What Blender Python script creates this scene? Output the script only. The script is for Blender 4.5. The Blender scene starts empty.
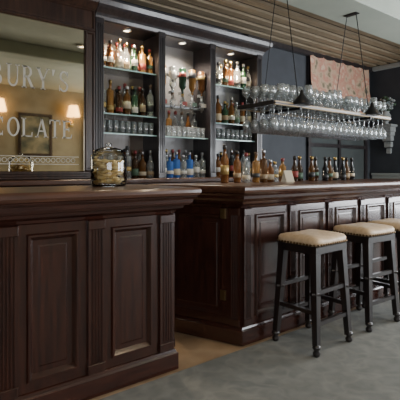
import bpy, math, random
from mathutils import Vector, Matrix
random.seed(7)
C=bpy.context.scene.collection

# ---------------------------------------------------------------- materials
def mat(name,col,rough=.5,metal=0,coat=0,emit=None,es=0,spec=.5,trans=0):
    m=bpy.data.materials.new(name);m.use_nodes=True
    b=m.node_tree.nodes['Principled BSDF']
    b.inputs['Base Color'].default_value=(*col,1);b.inputs['Roughness'].default_value=rough
    b.inputs['Metallic'].default_value=metal;b.inputs['Coat Weight'].default_value=coat
    b.inputs['Coat Roughness'].default_value=.12
    b.inputs['Specular IOR Level'].default_value=spec
    b.inputs['Transmission Weight'].default_value=trans
    if emit: b.inputs['Emission Color'].default_value=(*emit,1);b.inputs['Emission Strength'].default_value=es
    return m
def noisemat(name,c1,c2,scale=(1,1,1),ns=5,rough=.5,coat=0,bump=0,detail=4,p0=.35,p1=.65,spec=.5,metal=0):
    m=mat(name,c1,rough,metal,coat,spec=spec);nt=m.node_tree;N=nt.nodes;L=nt.links;b=N['Principled BSDF']
    tc=N.new('ShaderNodeTexCoord');mp=N.new('ShaderNodeMapping');mp.inputs['Scale'].default_value=scale
    no=N.new('ShaderNodeTexNoise');no.inputs['Scale'].default_value=ns;no.inputs['Detail'].default_value=detail
    r=N.new('ShaderNodeValToRGB');r.color_ramp.elements[0].position=p0;r.color_ramp.elements[1].position=p1
    r.color_ramp.elements[0].color=(*c1,1);r.color_ramp.elements[1].color=(*c2,1)
    L.new(tc.outputs['Object'],mp.inputs[0]);L.new(mp.outputs[0],no.inputs['Vector']);L.new(no.outputs[0],r.inputs[0]);L.new(r.outputs[0],b.inputs['Base Color'])
    if bump:
        bp=N.new('ShaderNodeBump');bp.inputs['Strength'].default_value=bump;bp.inputs['Distance'].default_value=.01
        L.new(no.outputs[0],bp.inputs['Height']);L.new(bp.outputs[0],b.inputs['Normal'])
    return m
def glassmat(name,tint=(1,1,1),dens=.15,rough=.03,diff=0):
    m=bpy.data.materials.new(name);m.use_nodes=True;nt=m.node_tree;N=nt.nodes;L=nt.links
    N.remove(N['Principled BSDF']);out=N['Material Output']
    t=N.new('ShaderNodeBsdfTransparent');t.inputs[0].default_value=(*tint,1)
    g=N.new('ShaderNodeBsdfGlossy');g.inputs[0].default_value=(.95,.97,1,1);g.inputs['Roughness'].default_value=rough
    lw=N.new('ShaderNodeLayerWeight');lw.inputs[0].default_value=.35
    ma=N.new('ShaderNodeMath');ma.operation='ADD';ma.inputs[1].default_value=dens;ma.use_clamp=True
    mx=N.new('ShaderNodeMixShader');L.new(lw.outputs['Fresnel'],ma.inputs[0]);L.new(ma.outputs[0],mx.inputs[0])
    L.new(t.outputs[0],mx.inputs[1]);L.new(g.outputs[0],mx.inputs[2])
    if diff:
        d=N.new('ShaderNodeBsdfDiffuse');d.inputs[0].default_value=(.85,.87,.85,1)
        m2=N.new('ShaderNodeMixShader');m2.inputs[0].default_value=diff
        L.new(mx.outputs[0],m2.inputs[1]);L.new(d.outputs[0],m2.inputs[2]);L.new(m2.outputs[0],out.inputs[0])
    else: L.new(mx.outputs[0],out.inputs[0])
    return m
WOODV=noisemat('mahogany_vertical',(.015,.0055,.0042),(.044,.014,.008),(14,14,1.1),4,.26,.55,p0=.3,p1=.7)
WOODH=noisemat('mahogany_horizontal',(.017,.006,.0045),(.048,.015,.009),(1.1,14,14),4,.26,.55,p0=.3,p1=.7)
WOODTOP=noisemat('mahogany_top',(.045,.018,.010),(.085,.034,.018),(1.0,12,12),4,.36,.25,p0=.3,p1=.7)
DARKW=noisemat('dark_stained_wood',(.016,.014,.016),(.034,.027,.028),(10,10,1),4,.33,.35)
STOOLW=noisemat('stool_dark_wood',(.009,.007,.008),(.02,.014,.012),(8,8,1),4,.35,.35)
BACKP=mat('bay_back_panel',(.16,.155,.15),.25)
BACKB=mat('bay_back_brown',(.13,.10,.075),.3)
SHELF=glassmat('shelf_glass',(.78,.9,.88),.3,.1)
SHEDGE=mat('shelf_edge_glass',(.4,.62,.56),.15)
GLASS=glassmat('stemware_glass',(.96,.98,.98),.12,.05,.12)  # white diffuse share mixed in to brighten the glass in place of reflections
JARG=glassmat('jar_glass',(.97,.98,.96),.05,.03)
CLEAR=glassmat('clear_bottle',(.85,.88,.88),.15,.04,.13)
BRASS=mat('brass',(.55,.38,.14),.3,1)
BRASSD=mat('aged_brass',(.22,.15,.07),.4,1)
STEEL=mat('steel',(.5,.52,.55),.3,1)
IRON=mat('black_iron',(.015,.015,.017),.45,.6)
CREAM=noisemat('cream_leather',(.50,.36,.22),(.62,.47,.31),(1,1,1),30,.45,bump=.1)
NAIL=mat('nailhead',(.12,.075,.035),.35,1)
WALLB=noisemat('wall_paint_navy',(.036,.041,.050),(.044,.050,.060),(1,1,1),6,.75)
WALLF=noisemat('wall_paint_cream',(.24,.20,.13),(.29,.25,.17),(1,1,1),4,.8)
CEIL=noisemat('ceiling_paint',(.36,.385,.33),(.40,.425,.37),(1,1,1),3,.8)
BEAMM=noisemat('beam_paint',(.35,.385,.33),(.39,.425,.36),(1,1,1),3,.7)
PLANK=noisemat('ceiling_plank',(.24,.19,.12),(.34,.27,.18),(1,14,14),3,.65)
PLGAP=mat('ceiling_gap',(.04,.03,.02),.8)
TILE=noisemat('wood_floor',(.30,.20,.12),(.41,.29,.18),(1,1,1),5,.35,.2)
TRIMG=mat('trim_grey_green',(.34,.37,.36),.5)

# ---------------------------------------------------------------- mesh builder
class MB:
    def __init__(s): s.v=[];s.f=[];s.m=[];s.mats=[];s.sm=[]
    def mi(s,m):
        if m not in s.mats: s.mats.append(m)
        return s.mats.index(m)
    def add(s,vs,fs,m,smooth=False):
        o=len(s.v);s.v+= [tuple(v) for v in vs];i=s.mi(m)
        for f in fs: s.f.append([a+o for a in f]);s.m.append(i);s.sm.append(smooth)
    def box(s,x0,x1,y0,y1,z0,z1,m,b=0):
        if b:
            lv=[(z0,-b),(z0+b,0),(z1-b,0),(z1,-b)]
            s.loft([(x0,y0),(x1,y0),(x1,y1),(x0,y1)],lv,m);return
        vs=[(x,y,z) for z in(z0,z1) for x,y in((x0,y0),(x1,y0),(x1,y1),(x0,y1))]
        s.add(vs,[(3,2,1,0),(4,5,6,7),(0,1,5,4),(1,2,6,5),(2,3,7,6),(3,0,4,7)],m)
    def loft(s,poly,lv,m,w=None):
        n=len(poly);vs=[]
        for z,o in lv: vs+=[(x,y,z) for x,y in offs(poly,o,w)]
        fs=[tuple(reversed(range(n))),tuple(range((len(lv)-1)*n,len(lv)*n))]
        for k in range(len(lv)-1):
            for i in range(n):
                j=(i+1)%n;fs.append((k*n+i,k*n+j,(k+1)*n+j,(k+1)*n+i))
        s.add(vs,fs,m)
    def lathe(s,c,prof,mats,seg=14,smooth=True,squash=1):
        vs=[];n=seg
        for r,z in prof:
            for i in range(n):
                a=2*math.pi*i/n;vs.append((c[0]+r*math.cos(a),c[1]+r*squash*math.sin(a),c[2]+z))
        if not isinstance(mats,list): mats=[mats]*(len(prof)-1)
        o=len(s.v);s.v+=vs
        for k in range(len(prof)-1):
            mi=s.mi(mats[k])
            for i in range(n):
                j=(i+1)%n;s.f.append([o+k*n+i,o+k*n+j,o+(k+1)*n+j,o+(k+1)*n+i]);s.m.append(mi);s.sm.append(smooth)
        for k,ma in((0,mats[0]),(len(prof)-1,mats[-1])):
            if prof[k][0]>.0015:
                s.f.append([o+k*n+i for i in range(n)]);s.m.append(s.mi(ma));s.sm.append(False)
    def bar(s,p,q,r0,r1,m,seg=4,rot=math.pi/4):
        p=Vector(p);q=Vector(q);d=(q-p).normalized()
        ref=Vector((1,0,0)) if abs(d.z)>.7 else Vector((0,0,1))
        a=(ref-d*ref.dot(d)).normalized();b=d.cross(a);vs=[]
        for c,r in((p,r0),(q,r1)):
            for i in range(seg):
                t=rot+2*math.pi*i/seg;vs.append(c+a*r*math.cos(t)+b*r*math.sin(t))
        fs=[tuple(reversed(range(seg))),tuple(range(seg,2*seg))]+[(i,(i+1)%seg,seg+(i+1)%seg,seg+i) for i in range(seg)]
        s.add(vs,fs,m,seg>6)
    def panel(s,P,d,nrm,u0,u1,z0,z1,lv,m,mc=None):
        P=Vector(P);d=Vector(d);nrm=Vector(nrm);vs=[]
        for ins,dep in lv:
            for uu,zz in((u0+ins,z0+ins),(u1-ins,z0+ins),(u1-ins,z1-ins),(u0+ins,z1-ins)):
                q=P+d*uu+nrm*dep;vs.append((q.x,q.y,zz))
        fs=[]
        for k in range(len(lv)-1):
            for i in range(4):
                j=(i+1)%4;fs.append((k*4+i,k*4+j,(k+1)*4+j,(k+1)*4+i))
        L=(len(lv)-1)*4;fs.append((L,L+1,L+2,L+3));s.add(vs,fs,m)
    def fluted(s,P,d,nrm,uc,w,z0,z1,dep,m,nf=4,blocks=True):
        P=Vector(P);d=Vector(d);nrm=Vector(nrm);pts=[(-w/2,0),(-w/2,dep)]
        mg=w*.12;fw=(w-2*mg)/nf
        for i in range(nf):
            a=-w/2+mg+i*fw
            for t in range(6):
                th=math.pi*t/5;pts.append((a+fw*.12+fw*.76*(1-math.cos(th))/2,dep-fw*.4*math.sin(th)))
        pts+=[(w/2,dep),(w/2,0)];vs=[];n=len(pts)
        bh=.05 if blocks else 0
        for z in(z0+bh,z1-bh):
            for a,e in pts:
                q=P+d*(uc+a)+nrm*e;vs.append((q.x,q.y,z))
        s.add(vs,[(i,i+1,n+i+1,n+i) for i in range(n-1)],m)
        if blocks:
            e=dep+.006
            for a,b in((z0,z0+bh),(z1-bh,z1)):
                s.panel(P,d,nrm,uc-w/2-.004,uc+w/2+.004,a,b,[(0,0),(0,e-.004),(.004,e)],m)
    def obj(s,name,parent=None,loc=(0,0,0)):
        me=bpy.data.meshes.new(name);me.from_pydata(s.v,[],s.f)
        for m in s.mats: me.materials.append(m)
        for p,i,sm in zip(me.polygons,s.m,s.sm): p.material_index=i;p.use_smooth=sm
        me.update()
        import bmesh
        bm=bmesh.new();bm.from_mesh(me);bmesh.ops.recalc_face_normals(bm,faces=bm.faces);bm.to_mesh(me);bm.free()
        o=bpy.data.objects.new(name,me);C.objects.link(o);o.location=loc
        if parent: o.parent=parent
        return o
def offs(poly,o,w=None):
    n=len(poly);w=w or [1]*n;L=[]
    for i in range(n):
        a=Vector(poly[i]);b=Vector(poly[(i+1)%n]);d=(b-a).normalized();nn=Vector((d.y,-d.x))
        L.append((a+nn*o*w[i],d))
    r=[]
    for i in range(n):
        p,d=L[i-1];q,e=L[i];cr=d.x*e.y-d.y*e.x
        t=((q-p).x*e.y-(q-p).y*e.x)/cr;r.append(tuple(p+d*t))
    return r
def empty(name,loc=(0,0,0)):
    e=bpy.data.objects.new(name,None);C.objects.link(e);e.location=loc;return e

# ---------------------------------------------------------------- camera
cam=bpy.data.cameras.new('camera');co=bpy.data.objects.new('camera',cam);C.objects.link(co)
TH=math.radians(52)
fw=Vector((math.cos(TH),math.sin(TH),0))
co.location=(0,0,1.21);co.rotation_euler=fw.to_track_quat('-Z','Y').to_euler()
cam.sensor_width=36;cam.lens=36*430/400;cam.shift_y=-.075;cam.clip_start=.05
bpy.context.scene.camera=co

# ---------------------------------------------------------------- room
X0,X1,Y0,Y1,H=-3.2,6.64,-2.2,3.9,2.95
def simple(name,x0,x1,y0,y1,z0,z1,m,b=0):
    k=MB();k.box(x0,x1,y0,y1,z0,z1,m,b);return k.obj(name)
simple('floor',X0-.1,X1+.1,Y0-.1,Y1+.1,-.1,0,TILE)
CP=noisemat('carpet_weave',(.115,.118,.11),(.175,.178,.165),(1,1,1),10,.8,bump=.15)
nt=CP.node_tree;N=nt.nodes;L=nt.links;b=N['Principled BSDF']
rb=b.inputs['Base Color'].links[0].from_socket
tc=N.new('ShaderNodeTexCoord');vo=N.new('ShaderNodeTexVoronoi');vo.inputs['Scale'].default_value=4;vo.feature='DISTANCE_TO_EDGE'
no=N.new('ShaderNodeTexNoise');no.inputs['Scale'].default_value=3
av=N.new('ShaderNodeVectorMath');av.operation='ADD'
L.new(tc.outputs['Object'],av.inputs[0]);L.new(tc.outputs['Object'],no.inputs['Vector']);L.new(no.outputs['Color'],av.inputs[1]);L.new(av.outputs[0],vo.inputs['Vector'])
rr=N.new('ShaderNodeValToRGB');rr.color_ramp.elements[0].position=.0;rr.color_ramp.elements[1].position=.2
rr.color_ramp.elements[0].color=(.21,.21,.19,1);rr.color_ramp.elements[1].color=(.135,.14,.132,1)
L.new(vo.outputs['Distance'],rr.inputs[0])
mx=N.new('ShaderNodeMixRGB');mx.inputs[0].default_value=.4;L.new(rb,mx.inputs[1]);L.new(rr.outputs[0],mx.inputs[2]);L.new(mx.outputs[0],b.inputs['Base Color'])
simple('carpet',X0+.01,X1-.01,Y0+.01,2.10,0,.008,CP)
simple('ceiling',X0-.1,X1+.1,Y0-.1,Y1+.1,H,H+.1,CEIL)
k=MB()
k.box(X0,X1,2.66,Y1,H-.02,H,PLGAP)
y=2.70
while y<Y1-.05:
    k.box(X0,X1,y,y+.105,H-.05,H-.015,PLANK);y+=.175
k.obj('ceiling_planking')
k=MB();k.box(X0,X1,2.2,2.66,2.75,H,BEAMM,.012);k.obj('trim_ceiling_beam')
k=MB();k.box(X0,X1,.7,1.0,2.78,H,BEAMM,.012);k.obj('trim_ceiling_beam_front')
def wall_hole(name,axis,c0,c1,a0,a1,holes,m):
    k=MB();cur=a0
    def bx(p,q,z0,z1):
        if axis=='x': k.box(p,q,c0,c1,z0,z1,m)
        else: k.box(c0,c1,p,q,z0,z1,m)
    for p,q,z0,z1 in sorted(holes):
        bx(cur,p,0,H);bx(p,q,0,z0);bx(p,q,z1,H);cur=q
    bx(cur,a1,0,H);return k.obj(name)
wall_hole('wall_back','x',Y1,Y1+.1,X0,X1,[],WALLB)
wall_hole('wall_front','x',Y0-.1,Y0,X0,X1,[(-2.4,.6,.7,2.4),(4.7,6.3,.5,2.5)],WALLF)
wall_hole('wall_right','y',X1,X1+.1,Y0,Y1,[(-1.6,1.5,.5,2.5)],WALLB)
wall_hole('wall_left','y',X0-.1,X0,Y0,Y1,[],WALLF)
def window(name,axis,c,a0,a1,z0,z1,m=TRIMG):
    k=MB();t=.05
    def bx(p,q,u,v,e=.03):
        if axis=='x':k.box(p,q,c-e,c+e,u,v,m)
        else:k.box(c-e,c+e,p,q,u,v,m)
    bx(a0,a0+t,z0,z1);bx(a1-t,a1,z0,z1);bx(a0,a1,z0,z0+t,.05);bx(a0,a1,z1-t,z1)
    n=3
    for i in range(1,n): 
        p=a0+(a1-a0)*i/n;bx(p-.02,p+.02,z0,z1,.02)
    bx(a0,a1,(z0+z1)/2-.02,(z0+z1)/2+.02,.02);return k.obj(name)
window('window_1','x',Y0-.05,-2.4,.6,.7,2.4)
window('window_2','x',Y0-.05,4.7,6.3,.5,2.5)
window('window_3','y',X1+.05,-1.6,1.5,.5,2.5)
k=MB()
PANE=mat('dark_pane',(.07,.08,.08),.08)  # opaque dark pane; the dim outdoors is put into its colour
k.box(5.02,6.45,Y1-.012,Y1-.002,1.0,2.85,PANE)
for a,bb in((4.97,5.04),(5.71,5.76),(6.43,6.5)):k.box(a,bb,Y1-.04,Y1-.001,.95,2.9,DARKW)
for z in(.93,1.55,2.84):k.box(4.97,6.5,Y1-.045,Y1-.001,z,z+.05,DARKW)
k.obj('window_4')
FL=mat('floral_fabric',(.5,.3,.25),.85);nt=FL.node_tree;N=nt.nodes;L=nt.links;b=N['Principled BSDF']
tc=N.new('ShaderNodeTexCoord');vo=N.new('ShaderNodeTexNoise');vo.inputs['Scale'].default_value=6;vo.inputs['Detail'].default_value=3
r=N.new('ShaderNodeValToRGB');cr=r.color_ramp;cr.elements[0].position=.34;cr.elements[0].color=(.16,.14,.09,1);cr.elements[1].position=.44;cr.elements[1].color=(.50,.36,.25,1)
e=cr.elements.new(.56);e.color=(.46,.21,.15,1);e=cr.elements.new(.64);e.color=(.58,.42,.31,1)
L.new(tc.outputs['Object'],vo.inputs['Vector']);L.new(vo.outputs[0],r.inputs[0]);L.new(r.outputs[0],b.inputs['Base Color'])
k=MB();nx=30;zs=[2.9,2.7,2.5,2.36,2.34,2.28,2.2,2.17,2.13,2.05]
dy=[.06,.07,.075,.10,.085,.11,.12,.10,.115,.12];vs=[]
for z,d in zip(zs,dy):
    for i in range(nx+1): vs.append((4.98+1.5*i/nx,Y1-d-.008*math.sin(i*1.3),z))
fs=[(r_*(nx+1)+i,r_*(nx+1)+i+1,(r_+1)*(nx+1)+i+1,(r_+1)*(nx+1)+i) for r_ in range(len(zs)-1) for i in range(nx)]
k.add(vs,fs,FL,True);k.box(4.98,6.48,Y1-.06,Y1-.046,2.87,2.92,FL);k.obj('roman_shade')
k=MB();k.box(3.75,X1,Y1-.07,Y1,H-.12,H-.05,DARKW,.01);k.obj('trim_1')
k=MB();k.box(X1-.07,X1,1.6,Y1-.08,H-.12,H-.05,TRIMG,.01);k.obj('trim_2')
k=MB();k.box(X1-.02,X1,1.6,Y1-.05,.14,1.12,TRIMG);k.box(X1-.05,X1,1.6,Y1-.05,1.12,1.16,TRIMG,.008)
for q in range(4): k.panel((X1-.02,1.6,0),(0,1,0),(-1,0,0),.05+q*.56,.55+q*.56,.25,1.03,[(0,0),(0,.01),(.02,.012),(.03,.002),(.04,.002)],TRIMG)
k.obj('trim_3')
simple('baseboard_back',3.75,X1,Y1-.02,Y1,0,.14,TRIMG)
simple('baseboard_right',X1-.02,X1,Y0+.02,Y1-.03,.008,.14,TRIMG)
simple('baseboard_front',X0+.02,X1-.03,Y0,Y0+.02,.008,.14,TRIMG)

# ---------------------------------------------------------------- bar counters
PL=[(0,0),(0,.014),(.045,.014),(.052,.026),(.062,.026),(.07,.016),(.08,.003),(.105,.003),(.112,.006)]
FAS=[(.94,.0),(.95,.012),(.965,.02),(.98,.045),(.995,.052),(1.0,.07),(1.015,.082),(1.035,.086),(1.048,.098),(1.055,.102)]
SLAB=[(1.055,.098),(1.06,.108),(1.075,.115),(1.092,.115),(1.102,.108),(1.105,.1)]
PLIN=[(0.0,.03),(.105,.03),(.115,.022),(.128,.018),(.135,.004)]
def bar(name,poly,w,segs):
    e=empty(name);z0=.009
    k=MB();k.loft(poly,[(z0,0),(1.05,0)],WOODV)
    for (P,d,nrm,pil,bays,pw) in segs:
        for u in pil: k.fluted(P,d,nrm,u,pw,.135,.945,.03,WOODV)
        for a,bb in bays: k.panel(P,d,nrm,a,bb,.135,.945,PL,WOODV)
    k.obj('paneled_body',e)
    k=MB();k.loft(poly,[(z+(z0 if z==0 else 0),o) for z,o in PLIN],WOODH,w);k.obj('plinth',e)
    k=MB();k.loft(poly,FAS,WOODH,w);k.obj('fascia_moulding',e)
    k=MB();k.loft(poly,SLAB,WOODTOP,w);k.obj('counter_top',e)
    return e
FY=2.16
pitch=.445;pil=[1.415-i*pitch for i in range(6)]
bays=[(p-pitch+.045,p-.045) for p in pil[:-1]]
xl=pil[-1]-.045
bar('bar_counter',[(xl,FY),(1.46,FY),(1.46,2.76),(xl,2.76)],[1,1.3,.2,1],
  [((0,FY,0),(1,0,0),(0,-1,0),pil,bays,.09),
   ((1.46,FY,0),(0,1,0),(1,0,0),[.045,.555],[(.09,.51)],.09)])
dx,dy_=-.25,.6;l=math.hypot(dx,dy_);ed=(dx/l,dy_/l,0);en=(-dy_/l,dx/l,0)
p2=[2.085+.475*i for i in range(7)];xr=p2[-1]+.045
b2=bar('bar_counter.001',[(2.05,FY),(xr,FY),(xr,2.76),(1.80,2.76)],[1,1,.2,1],
  [((0,FY,0),(1,0,0),(0,-1,0),p2,[(a+.035,a+.44) for a in p2[:-1]],.07),
   ((2.05,FY,0),ed,en,[.04],[(.08,l-.02)],.07)])
k=MB()
for z in(.87,.30):
    k.panel((2.05,FY,0),ed,en,.11,.15,z,z+.07,[(0,0.01),(0,.03),(.003,.033),(.008,.033)],BRASSD)
k.obj('brass_socket_plates',b2)

# ---------------------------------------------------------------- back bar
k=MB();k.box(-1.4,3.70,3.46,3.89,0.001,1.09,WOODV);k.box(-1.42,3.72,3.42,3.89,1.09,1.13,WOODTOP,.006);k.obj('back_counter')
bb=empty('back_bar_cabinet')
posts=[1.645,2.30,2.95,3.66];CW=.075
k=MB()
for p in posts:
    k.box(p-CW/2+.01,p+CW/2-.01,3.57,3.88,1.131,2.6,DARKW)
    k.fluted((0,3.57,0),(1,0,0),(0,-1,0),p,CW,1.131,2.56,.025,DARKW,3)
k.box(posts[0],posts[-1],3.56,3.88,2.56,2.62,DARKW)
k.loft([(posts[0]-.04,3.56),(posts[-1]+.04,3.56),(posts[-1]+.04,3.885),(posts[0]-.04,3.885)],
  [(2.54,.0),(2.55,.012),(2.58,.018),(2.60,.03),(2.64,.075),(2.66,.09),(2.70,.10),(2.71,.1)],DARKW,[1,1,0,0])
k.obj('shelving_frame',bb)
k=MB()
for i in range(3): k.box(posts[i]+.03,posts[i+1]-.03,3.86,3.88,1.131,2.56,BACKP if i else BACKB)
k.obj('back_panels',bb)
SH=[1.55,1.73,2.15]
k=MB()
for i in range(3):
    a,c=posts[i]+.03,posts[i+1]-.03
    for z in SH:
        if i==1 and z>1.6: continue
        k.box(a,c,3.60,3.86,z-.01,z,SHELF);k.box(a,c,3.594,3.60,z-.011,z+.001,SHEDGE)
k.box(posts[1]+.03,posts[2]-.03,3.70,3.73,2.18,2.21,STEEL);k.box(posts[1]+.03,posts[2]-.03,3.70,3.73,1.86,1.88,STEEL)
k.obj('glass_shelves',bb)
k=MB()
GL=mat('downlight_glow',(1,1,1),emit=(1,.82,.58),es=14)
for i in range(3):
    x=(posts[i]+posts[i+1])/2
    k.lathe((x,3.66,2.53),[(.045,.03),(.045,.0),(.033,.0),(.033,.012)],STEEL,16);k.lathe((x,3.66,2.538),[(.032,0),(.001,.001)],GL,16)
k.obj('recessed_downlights',bb)
for i in range(3):
    x=(posts[i]+posts[i+1])/2
    ld=bpy.data.lights.new('bay_light','SPOT');ld.energy=(58,75,58)[i];ld.color=(1,.78,.52) if i!=1 else (1,.88,.72);ld.spot_size=2.3;ld.spot_blend=.6;ld.shadow_soft_size=.04
    lo=bpy.data.objects.new('bay_light',ld);C.objects.link(lo);lo.location=(x,3.61,2.515);lo.rotation_euler=(math.radians(10),0,0);lo.parent=bb

# mirror with lettering
mr=empty('lettered_mirror')
MIR=noisemat('antique_mirror',(.66,.58,.43),(.76,.68,.52),(1,1,1),3,.03,metal=1)
k=MB();k.box(-1.1,1.52,3.55,3.57,1.18,2.44,MIR);k.obj('mirror_glass',mr)
k=MB()
FR=noisemat('mirror_frame_wood',(.02,.011,.009),(.05,.025,.017),(8,8,1),4,.3,.4)
k.box(-1.2,1.60,3.57,3.88,1.131,2.62,FR)
for a,c,z0,z1 in((-1.2,1.60,1.131,1.2),(-1.2,1.60,2.42,2.62),(1.50,1.60,1.2,2.42),(-1.2,-1.08,1.2,2.42)):
    k.panel((0,3.56,0),(1,0,0),(0,-1,0),a,c,z0,z1,[(0,0),(0,.02),(.008,.03),(.02,.03),(.028,.018),(.035,.018)],FR)
k.loft([(-1.2,3.54),(1.60,3.54),(1.6,3.885),(-1.2,3.885)],[(2.60,0),(2.62,.03),(2.66,.07),(2.71,.09)],FR,[1,0,0,1])
k.obj('mirror_frame',mr)
GOLD=mat('cream_gilt_lettering',(.50,.47,.39),.45)
TK,TN=.17,.075
def letter_polys(ch):
    P=[]
    def stroke(x0,y0,x1,y1,t):
        d=Vector((x1-x0,y1-y0));n=Vector((-d.y,d.x)).normalized()*t/2
        if abs(d.y)>abs(d.x): h=t/2*math.hypot(d.x,d.y)/abs(d.y);P.append([(x0-h,y0),(x0+h,y0),(x1+h,y1),(x1-h,y1)])
        else: P.append([(x0-n.x,y0-n.y),(x1-n.x,y1-n.y),(x1+n.x,y1+n.y),(x0+n.x,y0+n.y)])
    def serif(x,y,w=.3,up=1): P.append([(x-w/2,y),(x+w/2,y),(x+w/2,y+.05*up),(x-w/2,y+.05*up)])
    def arc(cx,cy,rx,ry,a0,a1,tx,ty,n=18):
        for i in range(n):
            a=math.radians(a0+(a1-a0)*i/n);b=math.radians(a0+(a1-a0)*(i+1)/n)
            q=[]
            q.append((cx+rx*math.cos(a),cy+ry*math.sin(a)));q.append((cx+rx*math.cos(b),cy+ry*math.sin(b)))
            q.append((cx+(rx-tx)*math.cos(b),cy+(ry-ty)*math.sin(b)));q.append((cx+(rx-tx)*math.cos(a),cy+(ry-ty)*math.sin(a)));P.append(q)
    if ch in 'BDRPEL':
        stroke(.2,0,.2,1,TK);serif(.2,0,.36);serif(.2,1,.36,-1)
    if ch=='B': arc(.42,.75,.32,.25,-90,90,TK,TN);arc(.44,.26,.38,.26,-90,90,TK,TN);stroke(.2,.965,.45,.965,.07);stroke(.2,.51,.45,.51,.07);stroke(.2,.035,.45,.035,.07)
    if ch=='D': arc(.38,.5,.48,.5,-90,90,TK,TN);stroke(.2,.965,.4,.965,.07);stroke(.2,.035,.4,.035,.07)
    if ch=='R': arc(.42,.74,.34,.26,-90,90,TK,TN);stroke(.2,.965,.45,.965,.07);stroke(.2,.515,.45,.515,.07);stroke(.82,0,.45,.5,TK);serif(.84,0,.26)
    if ch=='U': stroke(.2,.3,.2,1,TK);stroke(.8,.3,.8,1,TN);serif(.2,1,.36,-1);serif(.8,1,.3,-1);arc(.4765,.32,.361,.32,180,360,.12,.09)
    if ch=='Y': stroke(.5,0,.5,.45,TK);stroke(.5,.42,.12,1,TK);stroke(.5,.42,.86,1,TN);serif(.5,0,.36);serif(.14,1,.34,-1);serif(.86,1,.28,-1)
    if ch=='A': stroke(.16,0,.5,1,TN);stroke(.86,0,.5,1,TK);stroke(.3,.34,.72,.34,.07);serif(.14,0,.28);serif(.86,0,.34)
    if ch=='C': arc(.52,.5,.44,.5,52,308,TK,TN,26);P.append([(.75,.98),(.82,.98),(.82,.66),(.76,.74)]);P.append([(.75,.02),(.82,.02),(.82,.28),(.77,.22)])
    if ch=='O': arc(.5,.5,.46,.5,0,360,TK,TN,32)
    if ch=='H': stroke(.2,0,.2,1,TK);stroke(.8,0,.8,1,TK);stroke(.2,.5,.8,.5,.07);[serif(a,b_,.34,1 if b_==0 else -1) for a in(.2,.8) for b_ in(0,1)]
    if ch=='L': stroke(.2,.035,.82,.035,.07);P.append([(.76,.0),(.85,.0),(.87,.26),(.82,.26)])
    if ch=='E': stroke(.2,.035,.8,.035,.07);stroke(.2,.965,.76,.965,.07);stroke(.2,.51,.6,.51,.07);P.append([(.74,.0),(.83,.0),(.86,.24),(.81,.24)]);P.append([(.70,1),(.79,1),(.79,.78),(.75,.78)]);P.append([(.57,.40),(.62,.40),(.62,.62),(.57,.62)])
    if ch=='T': stroke(.5,0,.5,1,TK);stroke(.08,.965,.92,.965,.07);serif(.5,0,.36);P.append([(.06,1),(.15,1),(.11,.74),(.06,.74)]);P.append([(.85,1),(.94,1),(.94,.74),(.89,.74)])
    if ch=='S': arc(.5,.74,.34,.26,20,270,TK*.8,TN,18);arc(.48,.255,.36,.255,-160,90,TK*.8,TN,18);P.append([(.76,.98),(.82,.98),(.82,.70),(.78,.72)]);P.append([(.12,.02),(.18,.02),(.18,.28),(.12,.32)])
    if ch=="'": P.append([(.1,1),(.35,1),(.2,.7),(.14,.7)])
    return P
def text(s,x0,x1,zb,hgt,name,arch=0):
    adv=[.5 if c=="'" else 1.0 for c in s];tot=sum(adv);cw=(x1-x0)/tot
    k=MB();u=0
    for c,a in zip(s,adv):
        t=(u+a/2)/tot*2-1;dz=-arch*t*t
        for q in letter_polys(c):
            pts=[(x0+(u+p[0]*.92+.04)*cw,zb+dz+p[1]*hgt) for p in q]
            vs=[(p[0],3.5475,p[1]) for p in pts]+[(p[0],3.5495,p[1]) for p in pts];n=len(pts)
            k.add(vs,[tuple(range(n)),tuple(reversed(range(n,2*n)))]+[(i,(i+1)%n,n+(i+1)%n,n+i) for i in range(n)],GOLD)
        u+=a
    k.obj(name,mr)
text("CADBURY'S",.40,1.38,1.865,.175,'lettering_upper')
text("CHOCOLATE",.43,1.41,1.475,.15,'lettering_lower')
k=MB()
for i in range(26):
    x=.35+i*.042
    for s in range(10):
        a=2*math.pi*s/10;b_=2*math.pi*(s+1)/10
        k.bar((x+.017*math.cos(a),3.547,1.29+.017*math.sin(a)),(x+.017*math.cos(b_),3.547,1.29+.017*math.sin(b_)),.003,.003,GOLD)
k.box(.3,1.45,3.545,3.549,1.255,1.26,GOLD);k.box(.3,1.45,3.545,3.549,1.318,1.323,GOLD)
k.obj('gilt_border',mr)

# ---------------------------------------------------------------- bottles
WH=mat('whisky_gold',(.24,.12,.035),.1,coat=.5)
BC=[mat('glass_green',(.02,.05,.028),.08,coat=.5),mat('glass_amber',(.15,.06,.018),.08,coat=.5),mat('glass_brown',(.04,.02,.01),.08,coat=.5),
    mat('glass_black',(.012,.012,.014),.1,coat=.5),CLEAR,WH,CLEAR,CLEAR,mat('glass_dark_amber',(.09,.04,.013),.08,coat=.5)]
BLUE=mat('glass_blue',(.04,.12,.36),.06,coat=.6)
LB=[mat('label_cream',(.50,.43,.31),.6),mat('label_white',(.55,.52,.45),.6),mat('label_red',(.25,.04,.03),.6),mat('label_black',(.03,.03,.03),.5),mat('label_gold',(.4,.28,.1),.4,.5),mat('label_green',(.06,.11,.07),.6),mat('label_tan',(.3,.22,.13),.6)]
CPS=[mat('cap_black',(.02,.02,.02),.4),mat('cap_gold',(.4,.28,.1),.3,1),mat('cap_red',(.2,.03,.03),.4),mat('cap_silver',(.5,.5,.52),.3,1),mat('cap_brown',(.12,.07,.04),.5)]
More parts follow.
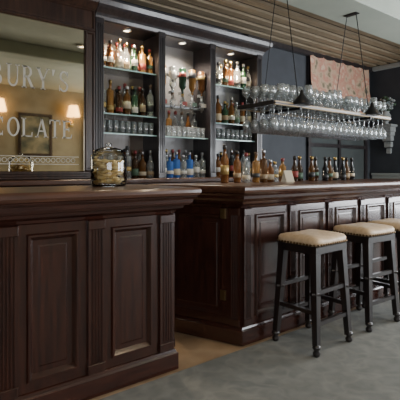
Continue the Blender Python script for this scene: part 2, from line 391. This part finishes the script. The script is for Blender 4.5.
def bottle(k,x,y,z,h=.3,r=.037,typ=None,g=None,lab=None,cap=None,inv=False):
    typ=random.choice('wslq') if typ is None else typ
    g=g or random.choice(BC);lab=lab or random.choice(LB[:2]+LB);cap=cap or random.choice(CPS)
    sh={'w':(.56,.68,.75),'s':(.62,.72,.78),'l':(.5,.66,.8),'q':(.66,.70,.74)}[typ]
    nr=.013
    l0=random.choice((.10,.16,.22));l1=l0+random.choice((.14,.2,.24))
    P=[(r*.9,0),(r,.01),(r,h*l0),(r+.0012,h*l0+.0003),(r+.0012,h*l1),(r,h*l1+.0003),(r,h*sh[0]),(r*.85,h*(sh[0]+.04)),(r*.5,h*sh[1]),(nr,h*sh[2]),(nr,h*.88),(nr+.003,h*.881),(nr+.003,h*.99),(nr*.7,h)]
    M=[g,g,g,lab,lab,g,g,g,g,g,cap,cap,cap]
    if inv: P=[(a,h-b_) for a,b_ in P]
    k.lathe((x,y,z),P,M,14)
def tumbler(k,x,y,z,h=.1,r=.035,m=GLASS):
    k.lathe((x,y,z),[(r*.8,0),(r,h),(r-.002,h),(r*.8-.002,.01),(.001,.01)],m,12)
def stem(k,x,y,z,h=.19,r=.036,inv=False,m=GLASS,seg=12):
    P=[(.033,0),(.031,.003),(.005,.008),(.004,h*.42),(.012,h*.47),(r*.85,h*.58),(r,h*.72),(r*.88,h),(r*.88-.002,h),(r-.003,h*.72),(r*.8,h*.6),(.002,h*.5)]
    if inv: P=[(a,h-b_) for a,b_ in P]
    k.lathe((x,y,z),P,m,seg)
for i in range(3):
    k=MB();a,c=posts[i]+.075,posts[i+1]-.07;W=c-a
    if i!=1:
        for z,hh in((2.1505,(.25,.32)),(1.7305,(.25,.33)),(1.1305,(.26,.32))):
            n=7
            for q in range(n):
                bottle(k,a+W*q/(n-1),3.66+random.uniform(-.01,.01),z,random.uniform(*hh),random.uniform(.030,.041))
            for q in range(n-1):
                bottle(k,a+W*(q+.5)/(n-1),3.78,z,random.uniform(*hh),.036)
    else:
        n=5
        for q in range(n):
            x=a+W*q/(n-1)
            bottle(k,x,3.66,1.97,.30,.04,typ='s',g=[BC[5],BC[4],BC[0],BC[5],BC[1]][q],lab=LB[q%5],inv=True)
            k.lathe((x,3.66,1.83),[(.008,0),(.012,.02),(.026,.03),(.028,.10),(.016,.12),(.016,.16)],[STEEL,STEEL,GLASS,STEEL,STEEL],12)
            k.box(x-.012,x+.012,3.66,3.72,2.0,2.03,STEEL)
            k.box(x-.03,x+.03,3.615,3.618,1.88,1.92,LB[[2,1,2,5,1][q]])
        for q in range(7): bottle(k,a+W*q/6,3.65,1.1305,.24 if q%2 else .27,.04,typ='q',g=BLUE if q in(1,2,4) else CLEAR,lab=LB[1] if q!=2 else LB[0],cap=CPS[3])
        for q in range(6): bottle(k,a+W*(q+.5)/6,3.78,1.1305,.30,.036)
        for q in range(7): bottle(k,a+W*q/6,3.79,1.5505,.29,.033)
    k.obj('liquor_bottles' )
    k=MB()
    for q in range(9):
        for y in(3.64,3.74):
            if i==1: 
                if y<3.7: tumbler(k,a+W*q/8,y,1.5505,.11,.028)
            else: tumbler(k,a+W*q/8,y,1.5505,.12,.029)
    k.obj('tumbler_glasses')

# bottles on the bar
T=1.1055
k=MB()
bottle(k,2.30,2.62,T,.31,.034,'s',BC[1],LB[4],CPS[0])
x=2.44
gs=[BC[1],CLEAR,WH,BC[8],BC[1],CLEAR,WH]
for q in range(7):
    bottle(k,x,2.62+random.uniform(-.03,.03),T,random.uniform(.18,.29),.033,g=gs[q],lab=[LB[6],LB[0],LB[3],LB[6],LB[0],LB[4],LB[4]][q]);x+=.095
k.obj('spirit_bottles')
k=MB();x=3.14
for q in range(10):
    bottle(k,x,2.60+random.uniform(-.03,.03),T,.235,.031,'l',random.choice([BC[2],BC[3],BC[8]]),random.choice([LB[2],LB[0],LB[3],LB[5],LB[6]]),random.choice(CPS[:2]));x+=.108
k.obj('beer_bottles')
k=MB();k.add([(2.86,2.45,T),(2.94,2.43,T),(2.94,2.465,T+.1),(2.86,2.485,T+.1),(2.86,2.52,T),(2.94,2.50,T)],[(0,1,2,3),(3,2,5,4)],LB[0]);k.obj('menu_card')
j=empty('glass_jar')
LEM=noisemat('lemon_slices',(.55,.36,.10),(.72,.60,.34),(1,1,1),30,.5)
k=MB();cx,cy=1.25,2.56
k.lathe((cx,cy,T),[(.105,0),(.115,.012),(.115,.19),(.108,.205),(.095,.212),(.095,.222)],JARG,28)
k.lathe((cx,cy,T+.223),[(.10,0),(.098,.01),(.05,.025),(.012,.03),(.012,.036),(.02,.045),(.012,.056),(.001,.058)],JARG,24)
k.obj('jar_body',j)
k=MB()
for q in range(120):
    a=random.uniform(0,6.28);r_=.082*math.sqrt(random.random());zz=T+.012+random.uniform(0,.15)
    k.lathe((cx+r_*math.cos(a),cy+r_*math.sin(a),zz),[(.001,0),(.018,.003),(.026,.010),(.018,.017),(.001,.02)],LEM,10)
k.obj('lemon_pieces',j)

# ---------------------------------------------------------------- hanging glass rack
rk=empty('hanging_glass_rack')
RW=noisemat('rack_wood',(.28,.20,.11),(.40,.30,.17),(1,12,12),4,.5)
k=MB();rx0,rx1,ry0,ry1,rz=2.47,4.18,2.24,2.64,1.735
for y in(ry0,ry1): k.box(rx0,rx1,y-.010,y+.010,rz-.022,rz+.008,RW,.003)
for x in(rx0,rx1): k.box(x-.012,x+.012,ry0,ry1,rz-.022,rz+.012,DARKW,.003)
for q in range(5):
    y=ry0+.0+(ry1-ry0)*q/4
    k.box(rx0,rx1,y-.014,y+.014,rz-.014,rz-.004,DARKW)
k.obj('rack_frame',rk)
k=MB()
k.box(rx0+.01,rx1-.01,ry0+.01,ry1-.01,rz,rz+.006,SHELF)
k.obj('rack_shelf',rk)
k=MB()
for x in(2.76,3.80):
    k.box(x-.012,x+.012,ry0-.02,ry1+.02,rz-.04,rz-.02,IRON)
    for y in(ry0,ry1):
        yt=2.43+(y-2.44)*.25
        k.bar((x,y,rz),(x,yt,2.752),.004,.004,IRON,6)
    k.lathe((x,ry0-.03,rz-.005),[(.085,.0),(.083,.008),(.04,.06),(.018,.085),(.013,.115),(.004,.125)],IRON,18)
    k.box(x-.03,x+.03,2.36,2.50,2.742,2.75,IRON)
k.obj('rack_hangers',rk)
k=MB();k2=MB();n=20
for q in range(n):
    x=rx0+.05+(rx1-rx0-.1)*q/(n-1)
    for c in range(4):
        y=ry0+.05+.1*c
        stem(k,x,y,rz-.212,.20,.036,True)
        if (abs(x-2.76)<.11 or abs(x-3.80)<.11) and c==0: continue
        if (q*7+c*3)%11: stem(k2,x+random.uniform(-.004,.004),y,rz+.0065,.15+.03*((q//3)%2),.037)
k.obj('hung_stemware',rk);k2.obj('standing_stemware',rk)

# ---------------------------------------------------------------- stools
def stool(name,x,y,rot=0):
    e=empty(name,(x,y,.0085));e.rotation_euler[2]=rot
    a,b_=.18,.16
    k=MB();vs=[];lv=[(0,.0),(.012,.012),(.03,.014),(.045,.004),(.056,-.03),(.062,-.08),(.064,-.13)];n=40
    for z,o in lv:
        for i in range(n):
            t=2*math.pi*i/n;c,s=math.cos(t),math.sin(t);p=.28
            xx=(a+o)*math.copysign(abs(c)**p,c);yy=(b_+o)*math.copysign(abs(s)**p,s)
            sad=.012*(xx/a)**2
            vs.append((xx,yy,.700+z+sad*(z/.064)))
    fs=[(q*n+i,q*n+(i+1)%n,(q+1)*n+(i+1)%n,(q+1)*n+i) for q in range(len(lv)-1) for i in range(n)]
    fs+=[tuple(reversed(range(n))),tuple(range((len(lv)-1)*n,len(lv)*n))]
    k.add(vs,fs,CREAM,True);k.obj('cushion',e)
    k=MB()
    pts=[]
    for i in range(720):
        t=2*math.pi*i/720;c,s=math.cos(t),math.sin(t);p=.28
        pts.append(((a+.014)*math.copysign(abs(c)**p,c),(b_+.014)*math.copysign(abs(s)**p,s)))
    acc=0;last=pts[0];step=.026
    for p_ in pts:
        acc=math.hypot(p_[0]-last[0],p_[1]-last[1])
        while acc>=step:
            f=step/acc;last=(last[0]+(p_[0]-last[0])*f,last[1]+(p_[1]-last[1])*f)
            k.lathe((last[0],last[1],.703),[(.001,0),(.008,.003),(.008,.011),(.001,.015)],NAIL,6)
            acc=math.hypot(p_[0]-last[0],p_[1]-last[1])
    k.obj('nailheads',e)
    k=MB();k.box(-a,a,-b_,b_,.645,.700,STOOLW,.006)
    tx,ty,bx_,by=.152,.132,.19,.17
    def at(sx,sy,z):
        f=1-(z/.66);return (sx*(tx+(bx_-tx)*f),sy*(ty+(by-ty)*f),z)
    for sx in(-1,1):
        for sy in(-1,1):
            k.bar(at(sx,sy,.05),at(sx,sy,.66),.026,.037,STOOLW)
            p=at(sx,sy,0)
            k.lathe((p[0],p[1],0),[(.014,0),(.023,.008),(.025,.025),(.015,.04),(.025,.05),(.029,.06),(.02,.075)],STOOLW,12)
            q=at(sx,sy,.40);k.lathe((q[0],q[1],.385),[(.034,0),(.039,.008),(.034,.016)],STOOLW,4,False)
    for z,sides in((.20,'x'),(.27,'y'),(.40,'x')):
        for s in(-1,1):
            if sides=='x': k.bar(at(-1,s,z),at(1,s,z),.019,.019,STOOLW)
            else: k.bar(at(s,-1,z),at(s,1,z),.019,.019,STOOLW)
    k.obj('stool_frame',e)
SY=1.895
stool('bar_stool',2.48,SY,.03);stool('bar_stool.001',3.15,SY+.01,-.04);stool('bar_stool.002',3.63,SY+.01,.02)

# ---------------------------------------------------------------- wall bracket with flowers on right wall
wb=empty('wall_corbel_shelf')
PLAS=noisemat('plaster_grey',(.26,.28,.28),(.36,.38,.38),(1,1,1),20,.7)
k=MB();yy=3.56
k.box(X1-.2,X1-.001,yy-.13,yy+.13,1.89,1.93,PLAS,.008)
for z,d,w in((1.84,.16,.10),(1.78,.13,.085),(1.70,.10,.07),(1.60,.07,.055),(1.50,.04,.035)):
    k.box(X1-d,X1-.001,yy-w,yy+w,z-.03,z+.06,PLAS,.01)
k.obj('corbel',wb)
fv=empty('flower_vase');k=MB();k.lathe((X1-.11,yy,1.931),[(.04,0),(.045,.01),(.03,.03),(.07,.10),(.075,.14),(.045,.19),(.055,.21)],PLAS,18);k.obj('vase',fv)
k=MB();GR=mat('leaf_green',(.05,.09,.05),.7);HY=noisemat('hydrangea',(.14,.18,.2),(.36,.38,.36),(1,1,1),40,.8)
for q in range(60):
    a=random.uniform(0,6.28);r_=random.uniform(0,.12);c=(X1-.15+r_*math.cos(a)*.8,yy+r_*1.3*math.sin(a),2.13+random.uniform(0,.22)*(1-r_*3))
    k.lathe(c,[(.001,0),(.022,.01),(.028,.025),(.018,.04),(.001,.046)],HY if q%3 else GR,7)
k.obj('blossoms',fv)

# front wall furnishings (seen in the mirror)
SHM=mat('lampshade',(.8,.6,.35),.7,emit=(1,.58,.22),es=9)
for i,x in enumerate((2.10,3.62)):
    e=empty('wall_sconce' );k=MB()
    k.lathe((x,Y0+.16,2.38),[(.14,0),(.09,.24)],SHM,20);k.obj('shade',e)
    k=MB();k.bar((x,Y0+.01,2.24),(x,Y0+.16,2.24),.01,.01,BRASS,8);k.bar((x,Y0+.16,2.24),(x,Y0+.16,2.48),.01,.01,BRASS,8)
    k.lathe((x,Y0+.012,2.16),[(.05,0),(.05,.16)],BRASS,16,squash=.2);k.obj('arm',e)
    ld=bpy.data.lights.new('sconce_bulb','POINT');ld.energy=34;ld.color=(1,.6,.28);ld.shadow_soft_size=.05
    lo=bpy.data.objects.new('sconce_bulb',ld);C.objects.link(lo);lo.location=(x,Y0+.16,2.54);lo.parent=e
PT=noisemat('painting',(.05,.06,.04),(.3,.25,.15),(1,1,1),4,.6)
for a,c,z0,z1 in((2.5,3.2,1.5,2.4),(1.1,1.75,1.5,2.3)):
    k=MB();k.panel((0,Y0+.001,0),(1,0,0),(0,1,0),a,c,z0,z1,[(0,0),(0,.03),(.05,.03),(.06,.015)],FR);
    k.box(a+.06,c-.06,Y0+.016,Y0+.02,z0+.06,z1-.06,PT);k.obj('framed_picture')
DRAPE=noisemat('drape_fabric',(.06,.035,.02),(.1,.06,.035),(1,1,1),6,.8)
def drape(x0,x1):
    k=MB();n=36;vs=[]
    for z in(2.75,.03):
        for i in range(n+1): vs.append((x0+(x1-x0)*i/n,Y0+.07+.03*math.sin(i*1.4),z))
    k.add(vs,[(i,i+1,n+2+i,n+1+i) for i in range(n)],DRAPE,True);k.obj('curtain_panel')
drape(3.95,4.65);drape(.65,1.0)

# ---------------------------------------------------------------- daylight at the windows
def area(name,loc,rot,sx,sy,e,col):
    ld=bpy.data.lights.new(name,'AREA');ld.shape='RECTANGLE';ld.size=sx;ld.size_y=sy;ld.energy=e;ld.color=col
    o=bpy.data.objects.new(name,ld);C.objects.link(o);o.location=loc;o.rotation_euler=rot
R=math.radians
area('daylight_1',(-.9,Y0-.2,1.55),(R(90),0,0),2.9,1.6,75,(.98,.97,1))
area('daylight_2',(5.5,Y0-.2,1.5),(R(90),0,0),1.5,1.9,200,(.93,.96,1))
area('daylight_3',(X1+.2,-.05,1.5),(0,R(90),0),1.9,3.0,260,(.93,.96,1))
e=empty('added_ceiling_fill');k=MB()  # ceiling spots and their cans, added to give warm ambient light
for x,y in((.2,1.35),(2.4,1.35),(4.6,1.35),(1.0,-.6),(3.6,-.6)):
    k.lathe((x,y,H-.03),[(.07,.03),(.07,.0),(.05,.0),(.05,.02)],STEEL,16);k.lathe((x,y,H-.015),[(.049,0),(.001,.001)],GL,16)
    ld=bpy.data.lights.new('ceiling_fill_light','SPOT');ld.energy=28;ld.color=(1,.78,.52);ld.spot_size=2.4;ld.spot_blend=.7;ld.shadow_soft_size=.06
    lo=bpy.data.objects.new('ceiling_fill_light',ld);C.objects.link(lo);lo.location=(x,y,H-.04);lo.parent=e
k.obj('added_fill_cans',e)
for o in list(C.objects):
    if o.name.startswith('daylight'):
        d=Vector((1.5,1,1))-o.location
        f=o.matrix_basis.to_3x3()@Vector((0,0,-1))
        if f.dot(d)<0: o.rotation_euler=(o.rotation_euler[0]*(-1 if o.rotation_euler[0] else 1),-o.rotation_euler[1],0)
w=bpy.data.worlds.new('world');bpy.context.scene.world=w;w.use_nodes=True
w.node_tree.nodes['Background'].inputs[0].default_value=(.78,.84,.93,1);w.node_tree.nodes['Background'].inputs[1].default_value=2
